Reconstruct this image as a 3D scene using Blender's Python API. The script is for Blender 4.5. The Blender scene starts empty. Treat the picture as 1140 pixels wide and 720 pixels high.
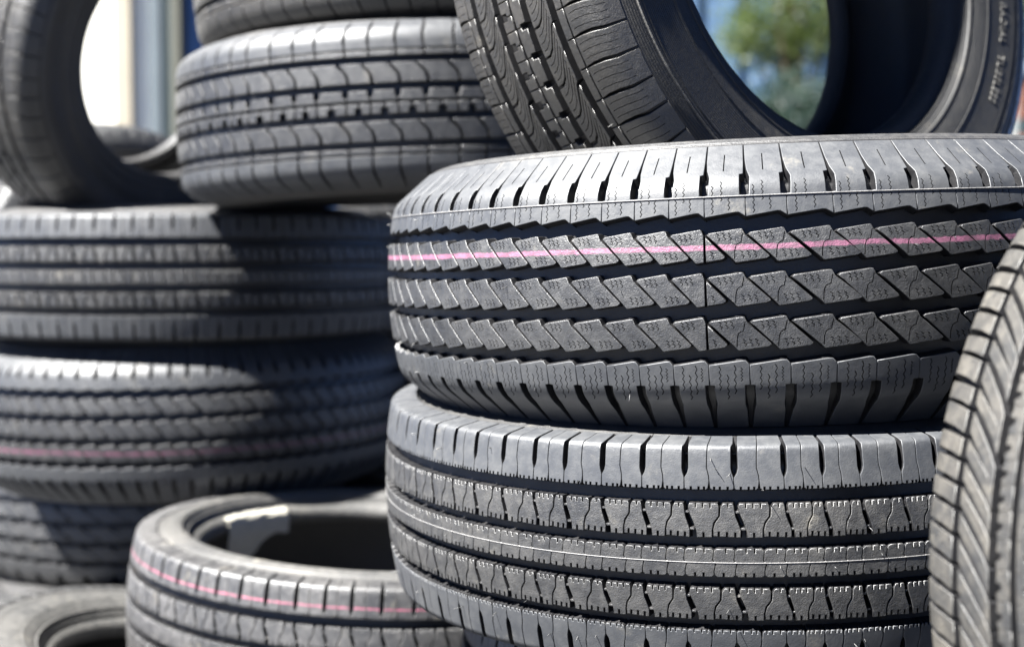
import bpy, math, random
import numpy as np
from mathutils import Vector, Matrix, Euler
from mathutils.geometry import delaunay_2d_cdt

random.seed(7)
rng = np.random.default_rng(7)
SC = bpy.context.scene
COL = SC.collection
PI = math.pi
R_ = math.radians
CAMH = 0.90                      # camera height above the asphalt
PITCH = math.atan((360 - 275) / 1550.0)

# ------------------------------------------------------------------ camera
cam = bpy.data.cameras.new('camera')
cam.sensor_width = 36.0
cam.lens = 36.0 * 1550 / 1140
cam.clip_start = 0.05
cam.clip_end = 6000
cam.dof.use_dof = True
cam.dof.focus_distance = 1.21
cam.dof.aperture_fstop = 3.5
cam.dof.aperture_blades = 9
camo = bpy.data.objects.new('camera', cam)
COL.objects.link(camo)
camo.location = (0, 0, CAMH)
camo.rotation_euler = (PI / 2 - PITCH, 0, 0)
SC.camera = camo

# ------------------------------------------------------------------ light
SUN_EL = R_(56)
SUN_AZ_VEC = Vector((-0.90, -0.436, 0)).normalized()       # towards the sun: behind the camera, to its left
to_sun = Vector((SUN_AZ_VEC.x * math.cos(SUN_EL), SUN_AZ_VEC.y * math.cos(SUN_EL), math.sin(SUN_EL)))
world = bpy.data.worlds.new('World')
SC.world = world
world.use_nodes = True
wn = world.node_tree
bg = wn.nodes['Background']
sky = wn.nodes.new('ShaderNodeTexSky')
sky.sky_type = 'NISHITA'
sky.sun_disc = False
sky.sun_elevation = SUN_EL
sky.sun_rotation = math.atan2(SUN_AZ_VEC.x, SUN_AZ_VEC.y)
sky.air_density = 0.15
sky.dust_density = 0.0
sky.ozone_density = 9.0
wn.links.new(sky.outputs[0], bg.inputs[0])
bg.inputs[1].default_value = 0.05
sun = bpy.data.lights.new('sun', 'SUN')
sun.energy = 5.0
sun.angle = R_(0.53)
sun.color = (1.0, 0.985, 0.955)
suno = bpy.data.objects.new('sun', sun)
COL.objects.link(suno)
suno.rotation_euler = (-to_sun).to_track_quat('-Z', 'Y').to_euler()
suno.location = (-4, -4, 6)
SC.view_settings.view_transform = 'Standard'
SC.view_settings.look = 'None'
SC.view_settings.gamma = 1.0
SC.view_settings.exposure = 2.95

# ------------------------------------------------------------------ helpers
def tag(o, label=None, cat=None, group=None, kind=None):
    if label: o['label'] = label
    if cat: o['category'] = cat
    if group: o['group'] = group
    if kind: o['kind'] = kind
    return o

def link(name, me, mat=None, parent=None):
    o = bpy.data.objects.new(name, me)
    COL.objects.link(o)
    if mat is not None and not me.materials:
        me.materials.append(mat)
    if parent is not None:
        o.parent = parent
    return o

def empty(name, loc, rot=None):
    o = bpy.data.objects.new(name, None)
    o.empty_display_size = 0.05
    o.location = loc
    if rot is not None:
        o.rotation_euler = rot
    COL.objects.link(o)
    return o

def mesh_np(name, V, F, UV=None, N=None, smooth=True, MI=None):
    """triangle or quad mesh from arrays; UV and N are per loop"""
    me = bpy.data.meshes.new(name)
    V = np.asarray(V, np.float32); F = np.asarray(F, np.int32)
    k = F.shape[1]
    me.vertices.add(len(V)); me.loops.add(F.size); me.polygons.add(len(F))
    me.vertices.foreach_set('co', V.ravel())
    me.loops.foreach_set('vertex_index', F.ravel())
    me.polygons.foreach_set('loop_start', np.arange(0, F.size, k, dtype=np.int32))
    me.polygons.foreach_set('use_smooth', np.full(len(F), smooth))
    if MI is not None: me.polygons.foreach_set('material_index', np.asarray(MI, np.int32))
    me.update(calc_edges=True)
    if UV is not None:
        uv = me.uv_layers.new(name='UVMap')
        uv.data.foreach_set('uv', np.asarray(UV, np.float32).ravel())
    if N is not None:
        me.normals_split_custom_set(np.asarray(N, np.float32).tolist())
    return me

def proj(p):
    x, y, z = p[0], p[1], p[2] - CAMH
    c, s = math.cos(PITCH), math.sin(PITCH)
    d = y * c - z * s; u = y * s + z * c
    if d < 0.05: return (-9999, -9999)
    return (570 + 1550 * x / d, 360 - 1550 * u / d)

# ------------------------------------------------------------------ materials
def nd(nt, t, **kw):
    n = nt.nodes.new(t)
    for k, v in kw.items(): setattr(n, k, v)
    return n

def noise(nt, vec, scale, detail=4, rough=0.55):
    n = nd(nt, 'ShaderNodeTexNoise')
    n.inputs['Scale'].default_value = scale
    n.inputs['Detail'].default_value = detail
    n.inputs['Roughness'].default_value = rough
    if vec is not None: nt.links.new(vec, n.inputs['Vector'])
    return n.outputs['Fac']

def ramp(nt, fac, a, b, lo=0.0, hi=1.0):
    n = nd(nt, 'ShaderNodeMapRange')
    n.inputs['From Min'].default_value = a; n.inputs['From Max'].default_value = b
    n.inputs['To Min'].default_value = lo; n.inputs['To Max'].default_value = hi
    nt.links.new(fac, n.inputs['Value'])
    return n.outputs['Result']

def math_(nt, op, a, b=None):
    n = nd(nt, 'ShaderNodeMath', operation=op)
    for i, q in enumerate((a, b)):
        if q is None: continue
        if isinstance(q, (int, float)): n.inputs[i].default_value = q
        else: nt.links.new(q, n.inputs[i])
    return n.outputs[0]

def mix(nt, fac, a, b):
    n = nd(nt, 'ShaderNodeMix', data_type='RGBA')
    for key, q in ((0, fac), (6, a), (7, b)):
        if isinstance(q, (int, float)): n.inputs[key].default_value = q
        elif isinstance(q, tuple): n.inputs[key].default_value = (*q, 1) if len(q) == 3 else q
        else: nt.links.new(q, n.inputs[key])
    return n.outputs[2]

def new_mat(name):
    m = bpy.data.materials.new(name); m.use_nodes = True
    nt = m.node_tree
    return m, nt, nt.nodes['Principled BSDF']

def rubber(name, base=(0.0165, 0.0168, 0.0178), dust=(0.095, 0.093, 0.089), dust_amt=0.35, rough=0.42, spec=0.8,
           stripe=None, stripe_w=0.004, stripe_col=(0.62, 0.13, 0.29), fine=1.0, ring=None, stripe_cov=0.92):
    m, nt, b = new_mat(name)
    geo = nd(nt, 'ShaderNodeNewGeometry')
    info = nd(nt, 'ShaderNodeObjectInfo')
    pos = geo.outputs['Position']
    n1 = noise(nt, pos, 9, 5); n2 = noise(nt, pos, 90, 5, 0.65); n3 = noise(nt, pos, 900, 2, 0.6)
    d = ramp(nt, n1, 0.38, 0.68); d2 = ramp(nt, n2, 0.42, 0.75)
    s = math_(nt, 'ADD', math_(nt, 'MULTIPLY', d, 0.6), math_(nt, 'MULTIPLY', d2, 0.7))
    s = math_(nt, 'MULTIPLY', s, dust_amt)
    s = math_(nt, 'ADD', s, math_(nt, 'MULTIPLY', math_(nt, 'SUBTRACT', info.outputs['Random'], 0.5), 0.10))
    c = mix(nt, s, base, dust)
    spk = ramp(nt, n3, 0.66, 0.78, 0, 0.5)
    c = mix(nt, math_(nt, 'MULTIPLY', spk, dust_amt), c, (0.22, 0.21, 0.19))
    sm = math_(nt, 'MULTIPLY', ramp(nt, noise(nt, pos, 22, 6, 0.7), 0.60, 0.74), ramp(nt, n2, 0.40, 0.62))
    c = mix(nt, math_(nt, 'MULTIPLY', sm, min(1.0, dust_amt*1.5)), c, (0.19, 0.172, 0.135))
    rgh = ramp(nt, n2, 0.3, 0.75, rough - 0.06, rough + 0.12)
    uv = nd(nt, 'ShaderNodeUVMap', uv_map='UVMap')
    sep = nd(nt, 'ShaderNodeSeparateXYZ')
    nt.links.new(uv.outputs[0], sep.inputs[0])
    if stripe is not None:
        wob = math_(nt, 'MULTIPLY', math_(nt, 'SUBTRACT', noise(nt, pos, 6, 2), 0.5), 0.006)
        edge = math_(nt, 'MULTIPLY', math_(nt, 'SUBTRACT', noise(nt, pos, 240, 4), 0.5), 0.0034)
        dv = math_(nt, 'ABSOLUTE', math_(nt, 'ADD', math_(nt, 'ADD', math_(nt, 'SUBTRACT', sep.outputs['Y'], stripe), wob), edge))
        msk = ramp(nt, dv, stripe_w, stripe_w - 0.0007)
        msk = math_(nt, 'MULTIPLY', msk, ramp(nt, noise(nt, pos, 85, 6, 0.75), 0.34, 0.58, stripe_cov*0.35, stripe_cov))
        c = mix(nt, msk, c, stripe_col)
    nt.links.new(c, b.inputs['Base Color'])
    nt.links.new(rgh, b.inputs['Roughness'])
    b.inputs['Specular IOR Level'].default_value = spec
    bump = nd(nt, 'ShaderNodeBump')
    bump.inputs['Strength'].default_value = 0.6 * fine
    bump.inputs['Distance'].default_value = 0.0009
    h = math_(nt, 'ADD', noise(nt, pos, 760, 3, 0.65), math_(nt, 'MULTIPLY', noise(nt, pos, 240, 3), 0.9))
    if ring:                        # fine moulded rings of a sidewall
        w = math_(nt, 'SINE', math_(nt, 'MULTIPLY', sep.outputs['Y'], ring))
        h = math_(nt, 'ADD', h, math_(nt, 'MULTIPLY', w, 0.35))
    nt.links.new(h, bump.inputs['Height'])
    nt.links.new(bump.outputs[0], b.inputs['Normal'])
    return m

def plain(name, col, rough=0.6, spec=0.5, var=0.12, scale=8, bump=0.0):
    m, nt, b = new_mat(name)
    pos = nd(nt, 'ShaderNodeNewGeometry').outputs['Position']
    n = noise(nt, pos, scale, 6, 0.65)
    f = ramp(nt, n, 0.3, 0.7)
    lo = tuple(x * (1 - var) for x in col); hi = tuple(min(1, x * (1 + var)) for x in col)
    nt.links.new(mix(nt, f, lo, hi), b.inputs['Base Color'])
    b.inputs['Roughness'].default_value = rough
    b.inputs['Specular IOR Level'].default_value = spec
    if bump:
        bp = nd(nt, 'ShaderNodeBump'); bp.inputs['Strength'].default_value = bump; bp.inputs['Distance'].default_value = 0.004
        nt.links.new(n, bp.inputs['Height']); nt.links.new(bp.outputs[0], b.inputs['Normal'])
    return m

# ------------------------------------------------------------------ tyre cross-section
class Section:
    """tread surface S(v): v is arc length across the tread, v=0 on the centre line"""
    def __init__(s, R, va, rs, turn, ve, hs, rb, d0=0.0085, dend=0.0015, Rc=0.75, hb=None):
        s.R, s.va, s.rs, s.turn, s.ve, s.hs, s.rb, s.d0, s.dend, s.Rc = R, va, rs, turn, ve, hs, rb, d0, dend, Rc
        s.hb = hb or hs * 0.82
    def S(s, v):
        v = np.asarray(v, float); sg = np.sign(v); a = np.abs(v)
        a0 = s.va / s.Rc
        ang = np.where(a < s.va, a / s.Rc, np.minimum(a0 + np.maximum(a - s.va, 0) / s.rs, a0 + s.turn))
        r = np.where(a < s.va, s.R - s.Rc + s.Rc * np.cos(ang), 0.0)
        z = np.where(a < s.va, s.Rc * np.sin(ang), 0.0)
        re, ze = s.R - s.Rc + s.Rc * math.cos(a0), s.Rc * math.sin(a0)
        cr, cz = re - s.rs * math.cos(a0), ze - s.rs * math.sin(a0)
        ar = cr + s.rs * np.cos(ang); az = cz + s.rs * np.sin(ang)
        ex = np.maximum(a - s.va - s.rs * s.turn, 0)
        ar = ar - ex * math.sin(a0 + s.turn); az = az + ex * math.cos(a0 + s.turn)
        r = np.where(a < s.va, r, ar); z = np.where(a < s.va, z, az)
        return r, z * np.where(sg == 0, 1, sg), np.cos(ang), np.sin(ang) * np.where(sg == 0, 1, sg)
    def depth(s, v):
        a = np.abs(np.asarray(v, float))
        t = np.clip((a - s.va) / (s.ve - s.va), 0, 1)
        return s.d0 + (s.dend - s.d0) * t * t * (3 - 2 * t)
    def map3(s, x, v, dep):
        r, z, nr, nz = s.S(v)
        r = r - nr * dep; z = z - nz * dep
        th = np.asarray(x) / s.R
        return np.stack([r * np.cos(th), r * np.sin(th), z], -1)
    def nrm(s, x, v):
        _, _, nr, nz = s.S(v)
        th = np.asarray(x) / s.R
        return np.stack([nr * np.cos(th), nr * np.sin(th), nz], -1)

def hermite(p0, t0, p1, t1, n):
    t = np.linspace(0, 1, n)[:, None]
    h = (2*t**3-3*t**2+1)*p0 + (t**3-2*t**2+t)*t0 + (-2*t**3+3*t**2)*p1 + (t**3-t**2)*t1
    return h

def profiles(s):
    """(r,z) polylines: tread base, upper sidewall, upper bead, inner liner"""
    v = np.concatenate([np.linspace(-s.ve, -s.va, 14)[:-1], np.linspace(-s.va, s.va, 13), np.linspace(s.va, s.ve, 14)[1:]])
    r, z, nr, nz = s.S(v); d = s.depth(v)
    tread = np.stack([r - nr*d, z - nz*d], -1)
    p0 = tread[-1]; tg = tread[-1] - tread[-3]; tg /= np.linalg.norm(tg)
    rm = s.rb + (p0[0] - s.rb) * 0.55
    pm = np.array([rm, s.hs])
    p1 = np.array([s.rb + 0.016, s.hb])
    L0 = np.linalg.norm(pm - p0); L1 = np.linalg.norm(p1 - pm)
    a = hermite(p0, tg * L0, pm, np.array([-L0, 0]), 12)
    b = hermite(pm, np.array([-L1, 0]), p1, np.array([-L1*0.6, -L1*0.7]), 12)
    side = np.concatenate([a, b[1:]])
    # a few moulded steps in the sidewall
    arc = np.concatenate([[0], np.cumsum(np.linalg.norm(np.diff(side, axis=0), axis=1))]); arc /= arc[-1]
    fine = np.linspace(0, 1, 90)
    side = np.stack([np.interp(fine, arc, side[:, 0]), np.interp(fine, arc, side[:, 1])], -1)
    tan = np.gradient(side, axis=0); tan /= np.linalg.norm(tan, axis=1)[:, None]
    nn = np.stack([-tan[:, 1], tan[:, 0]], -1); nn[nn[:, 1] < 0] *= -1
    step = np.zeros(90)
    for q, w, hgt in ((0.16, 0.014, 0.0011), (0.205, 0.010, 0.0008), (0.60, 0.012, 0.0009), (0.83, 0.022, 0.0022), (0.94, 0.014, 0.0012)):
        step += hgt * np.clip(1.6 - np.abs(fine - q) / w * 1.6, 0, 1)
    side = side + nn * step[:, None]
    q = side[-1]
    bead = np.array([q, [s.rb+0.009, s.hb-0.002], [s.rb+0.003, s.hb-0.006], [s.rb, s.hb-0.013], [s.rb+0.0005, s.hb-0.021],
                     [s.rb+0.004, s.hb-0.027], [s.rb+0.012, s.hb-0.029]])
    e = bead[-1]
    ti = 0.011
    m1 = np.array([rm, s.hs - ti]); top = np.array([s.R - s.d0 - ti, 0.0])
    c1 = np.array([s.R - s.d0 - ti - 0.012, s.va * 0.80])
    l1 = hermite(e, np.array([0.03, 0.0]), m1, np.array([0.06, 0]), 8)
    l2 = hermite(m1, np.array([0.06, 0]), c1, np.array([0.025, -0.05]), 10)[1:]
    l3 = hermite(c1, np.array([0.015, -0.04]), top, np.array([0, -0.08]), 8)[1:]
    half = np.concatenate([l1, l2, l3])
    mir = half[::-1][1:] * np.array([1, -1])
    return tread, side, bead, np.concatenate([half, mir])

def revolve(name, prof, segs, flip=False):
    prof = np.asarray(prof); n = len(prof)
    th = np.linspace(0, 2*PI, segs, endpoint=False)
    V = np.stack([prof[None, :, 0]*np.cos(th)[:, None], prof[None, :, 0]*np.sin(th)[:, None],
                  np.broadcast_to(prof[None, :, 1], (segs, n))], -1).reshape(-1, 3)
    i = np.arange(segs)[:, None]; j = np.arange(n-1)[None, :]
    a = i*n + j; b = ((i+1) % segs)*n + j
    F = np.stack([a, b, b+1, a+1], -1).reshape(-1, 4)
    arc = np.concatenate([[0], np.cumsum(np.linalg.norm(np.diff(prof, axis=0), axis=1))])
    rm = prof[:, 0].mean()
    uu = np.linspace(0, 2*PI, segs + 1) * rm
    uv = np.stack([np.stack([uu[i + 0*j], arc[j + 0*i]], -1), np.stack([uu[i+1 + 0*j], arc[j + 0*i]], -1),
                   np.stack([uu[i+1 + 0*j], arc[j+1 + 0*i]], -1), np.stack([uu[i + 0*j], arc[j+1 + 0*i]], -1)], 2).reshape(-1, 2)
    if flip:
        F = F[:, ::-1]; uv = uv.reshape(-1, 4, 2)[:, ::-1].reshape(-1, 2)
    return mesh_np(name, V, F, uv)

# ------------------------------------------------------------------ tread blocks
def dens(poly, mx=0.009, closed=True):
    out = []; n = len(poly)
    for i in range(n if closed else n-1):
        a = np.array(poly[i], float); b = np.array(poly[(i+1) % n], float)
        k = max(1, int(math.ceil(np.linalg.norm(b-a)/mx)))
        for t in range(k): out.append(a + (b-a)*t/k)
    if not closed: out.append(np.array(poly[-1], float))
    return np.array(out)

def area(p):
    x, y = p[:, 0], p[:, 1]
    return 0.5*np.sum(x*np.roll(y, -1) - y*np.roll(x, -1))

def vnorm(p):
    """outward 2-D mitre normals of a CCW polygon"""
    e = np.roll(p, -1, 0) - p
    L = np.linalg.norm(e, axis=1)[:, None]; e = e/np.maximum(L, 1e-9)
    n = np.stack([e[:, 1], -e[:, 0]], -1)
    m = n + np.roll(n, 1, 0)
    l2 = np.maximum((m*m).sum(1)[:, None], 0.45)
    return 2*m/l2, n

def pip(pts, poly):
    x, y = pts[:, 0], pts[:, 1]; ins = np.zeros(len(pts), bool)
    a = poly; b = np.roll(poly, -1, 0)
    for (x0, y0), (x1, y1) in zip(a, b):
        c = (y0 > y) != (y1 > y)
        if c.any():
            xi = x0 + (y - y0)*(x1-x0)/((y1-y0) if y1 != y0 else 1e-12)
            ins ^= c & (x < xi)
    return ins

def ribbon(line, w):
    p = dens(line, 0.006, False)
    t = np.gradient(p, axis=0); t /= np.maximum(np.linalg.norm(t, axis=1), 1e-9)[:, None]
    n = np.stack([-t[:, 1], t[:, 0]], -1)
    return p + n*w/2, p - n*w/2

def zig(x, v0, v1, amp=0.0009, n=5, slant=0.0):
    pts = []
    for i in range(n+1):
        t = i/n
        pts.append((x + slant*t + (amp if i % 2 else -amp), v0 + (v1-v0)*t))
    return pts

def block_data(sec, outline, sipes=(), top_depth=0.0, bev=0.00065, draft=0.0014, steiner=0.009, shrink=0.0):
    """arrays V, F(tri), UV(loop), N(loop) of one rubber block"""
    P = dens(outline)
    if area(P) < 0: P = P[::-1].copy()
    mit, en = vnorm(P)
    if shrink: P = P - mit*shrink
    T = P - mit*bev
    holes = []
    for s in sipes:
        if s[0] == 'line': l, r = ribbon(s[1], s[2]); dp = s[3]
        else:
            q = np.array(s[1], float); l = dens([q[0], q[1]], 0.006, False); r = dens([q[3], q[2]], 0.006, False); dp = s[2]
        H = np.concatenate([l, r[::-1]])
        if area(H) < 0: l, r = r, l; H = np.concatenate([l, r[::-1]])
        if not pip(H, T).all(): continue
        holes.append((H, l, r, dp))
    pts = [tuple(p) for p in T]; edges = [(i, (i+1) % len(T)) for i in range(len(T))]
    for H, *_ in holes:
        o = len(pts); pts += [tuple(p) for p in H]; edges += [(o+i, o+(i+1) % len(H)) for i in range(len(H))]
    mn, mxx = T.min(0), T.max(0)
    if steiner:
        gx = np.arange(mn[0]+steiner*.6, mxx[0], steiner); gy = np.arange(mn[1]+steiner*.6, mxx[1], steiner)
        if len(gx) and len(gy):
            G = np.stack(np.meshgrid(gx, gy), -1).reshape(-1, 2)
            keep = pip(G, T)
            for H, *_ in holes: keep &= ~pip(G, H)
            for g in G[keep]:
                if min(((g - np.array(pts))**2).sum(1)) > (0.0022)**2: pts.append(tuple(g))
    K = 1000.0
    vo, eo, fo, *_ = delaunay_2d_cdt([Vector((a*K, b*K)) for a, b in pts], edges, [], 0, 1e-5)
    vo = np.array([(q.x/K, q.y/K) for q in vo]); fo = np.array([f[:3] for f in fo])
    cen = vo[fo].mean(1)
    keep = pip(cen, T)
    for H, *_ in holes: keep &= ~pip(cen, H)
    fo = fo[keep]
    ar = np.cross(vo[fo[:, 1]]-vo[fo[:, 0]], vo[fo[:, 2]]-vo[fo[:, 0]])
    fo = np.where((ar < 0)[:, None], fo[:, ::-1], fo)
    V, F, UV, N, MI = [], [], [], [], []
    off = 0
    def add(v3, f, uv, n, mi=1):
        nonlocal off
        MI.append(np.full(len(f), mi, np.int32))
        V.append(v3); F.append(np.asarray(f)+off); UV.append(uv); N.append(n); off += len(v3)
    v3 = sec.map3(vo[:, 0], vo[:, 1], top_depth); n3 = sec.nrm(vo[:, 0], vo[:, 1])
    add(v3, fo, vo[fo].reshape(-1, 2), n3[fo].reshape(-1, 3), 0)
    def strip(A, dA, B, dB, nmode):
        # quads between two equal closed rings, A above B, outward side visible
        n = len(A); i = np.arange(n); j = (i+1) % n
        a3 = sec.map3(A[:, 0], A[:, 1], dA); b3 = sec.map3(B[:, 0], B[:, 1], dB)
        vv = np.concatenate([a3, b3])
        f = np.concatenate([np.stack([i, i+n, j+n], -1), np.stack([i, j+n, j], -1)])
        uv = np.concatenate([A, B])
        uv = uv if nmode == 'bevel' else uv
        fn = np.cross(vv[f[:, 1]]-vv[f[:, 0]], vv[f[:, 2]]-vv[f[:, 0]]); fn /= np.maximum(np.linalg.norm(fn, axis=1), 1e-12)[:, None]
        ln = np.repeat(fn[:, None], 3, 1)
        if nmode == 'bevel':
            na = sec.nrm(A[:, 0], A[:, 1])
            isA = (f < n)
            p_in = sec.map3(A[:, 0], A[:, 1], dA); p_out = sec.map3(B[:, 0], B[:, 1], dA)
            side_n = p_out - p_in; side_n /= np.maximum(np.linalg.norm(side_n, axis=1), 1e-9)[:, None]
            ln = np.where(isA[..., None], na[f % n], side_n[f % n]*0.9 + na[f % n]*0.25)
            ln /= np.maximum(np.linalg.norm(ln, axis=2), 1e-9)[..., None]
        add(vv, f, uv[f].reshape(-1, 2), ln.reshape(-1, 3), 0 if nmode == 'bevel' else 1)
    strip(T, top_depth, P, top_depth + bev*0.9, 'bevel')
    D = sec.depth(P[:, 1]) + 0.0012
    B = P + mit*draft
    strip(P, top_depth + bev*0.9, B, np.maximum(D, top_depth + 0.001), 'flat')
    for H, l, r, dp in holes:
        Hr = H[::-1]
        strip(Hr, top_depth, Hr, top_depth + dp, 'flat')
        n = len(l); vv = sec.map3(np.r_[l[:, 0], r[:, 0]], np.r_[l[:, 1], r[:, 1]], top_depth + dp)
        i = np.arange(n-1); f = np.concatenate([np.stack([i, i+1, n+i+1], -1), np.stack([i, n+i+1, n+i], -1)])
        fn = np.cross(vv[f[:, 1]]-vv[f[:, 0]], vv[f[:, 2]]-vv[f[:, 0]])
        up = sec.nrm(np.r_[l[:, 0], r[:, 0]][f[:, 0]], np.r_[l[:, 1], r[:, 1]][f[:, 0]])
        f = np.where(((fn*up).sum(1) < 0)[:, None], f[:, ::-1], f)
        nn = np.repeat(up[:, None], 3, 1).reshape(-1, 3)
        lu = np.concatenate([l, r])
        add(vv, f, lu[f].reshape(-1, 2), nn, 0 if dp < 0.001 else 1)
    return np.concatenate(V), np.concatenate(F), np.concatenate(UV), np.concatenate(N), np.concatenate(MI)

def clip_x(poly, x0, keep_left):
    out = []; n = len(poly)
    for i in range(n):
        a, b = poly[i], poly[(i+1) % n]
        ia = (a[0] <= x0) == keep_left; ib = (b[0] <= x0) == keep_left
        if ia: out.append(a)
        if ia != ib:
            t = (x0-a[0])/(b[0]-a[0]); out.append((x0, a[1]+t*(b[1]-a[1])))
    return out

def notch_edge(p0, p1, ts, depth, w=0.0012):
    """points from p0 to p1 with narrow notches going to the LEFT of the travel direction"""
    a = np.array(p0, float); b = np.array(p1, float); d = b-a; L = np.linalg.norm(d); d = d/L
    n = np.array([-d[1], d[0]])
    out = [tuple(a)]
    for t in ts:
        c = a + d*L*t
        out += [tuple(c-d*w/2), tuple(c-d*w/2+n*depth), tuple(c+d*w/2+n*depth), tuple(c+d*w/2)]
    out.append(tuple(b))
    return out

# ---- patterns: each returns the blocks of ONE pitch of length p (x from 0 to p, v across the tread)
def B(kind, outline, sipes=(), **kw): return dict(kind=kind, outline=outline, sipes=list(sipes), kw=kw)

def pat_allterrain(p, ribs=(0.0370, -0.0005, -0.0385), h=0.0135, sh=0.0635, ve=0.147, line=0.0795, k=1.0, sipe=True):
    out = []; mm = 0.00112*k
    for c in ribs:
        o = [(0.10*p, c+10*mm), (0.045*p, c+8.6*mm), (0.64*p, c-9.6*mm), (0.72*p, c-12.6*mm), (0.76*p, c-13.0*mm), (1.46*p, c-10.4*mm), (1.545*p, c-9.0*mm),
             (1.53*p, c-7.8*mm), (0.965*p, c+8.4*mm), (0.90*p, c+12.7*mm), (0.85*p, c+13.0*mm)]
        s = []
        if sipe:
            s.append(('line', [(0.915*p, c+9.5*mm), (0.865*p, c+2.3*mm), (0.80*p, c+1.6*mm), (0.75*p, c+0.4*mm), (0.715*p, c-3.5*mm), (0.705*p, c-10.2*mm)], 0.0009, 0.005))
            for q in (0.30, 0.44, 0.58):
                s.append(('line', zig(q*p, c+9.8*mm, c+4.0*mm, 0.00095, 4, 0.06*p), 0.00085, 0.004))
            for q in (0.87, 1.02, 1.17):
                s.append(('line', zig(q*p, c-4.0*mm, c-9.6*mm, 0.00095, 4, 0.06*p), 0.00085, 0.004))
        out.append(B('tread_block', o, s))
    # upper shoulder: continuous saw-toothed band, slots above the mould line
    g = 0.00018
    for sg in (1, -1):
        if sg > 0:
            o = [(g, sh-0.0018), (0.76*p, sh+0.0022), (0.83*p, sh+0.0021), (p-g, sh-0.0018), (p-g, line+0.001), (0.86*p, line+0.0015), (0.87*p, 0.1015),
                 (0.965*p, 0.1025), (0.982*p, 0.118), (0.990*p, ve-0.003), (0.022*p, ve-0.003), (0.022*p, 0.122), (0.05*p, 0.108), (0.115*p, 0.098), (0.09*p, line+0.0015), (g, line+0.001)]
            s = []
            if sipe:
                for q, a, b in ((0.20, sh+0.0012, line-0.0015), (0.20, line+0.001, line+0.010), (0.42, line-0.004, line-0.001), (0.42, line+0.001, line+0.014), (0.60, sh+0.004, line-0.001)):
                    s.append(('line', zig(q*p, a, b, 0.0008, max(2, int((b-a)/0.0019))), 0.00085, 0.004))
                s.append(('line', [(0.47*p, 0.1065), (0.475*p, 0.115), (0.49*p, 0.130)], 0.0011, 0.004))
        else:
            o = [(g, -sh-0.002), (g, -0.0835), (0.12*p, -0.084), (0.15*p, -0.106), (0.11*p, -0.116), (0.06*p, -ve+0.003), (0.955*p, -ve+0.003), (0.92*p, -0.116), (0.875*p, -0.106), (0.875*p, -0.084),
                 (p-g, -0.0835), (p-g, -sh-0.002), (0.90*p, -sh+0.0017), (0.80*p, -sh+0.0018)]
            s = []
            if sipe:
                for q, a, b in ((0.27, -0.088, -sh-0.003), (0.46, -0.098, -0.074), (0.64, -0.092, -sh-0.002), (0.80, -0.080, -0.068)):
                    s.append(('line', zig(q*p, a, b, 0.00085, 8), 0.00085, 0.004))
        out.append(B('shoulder_block', o, s, steiner=0.006))
    return out

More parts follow.
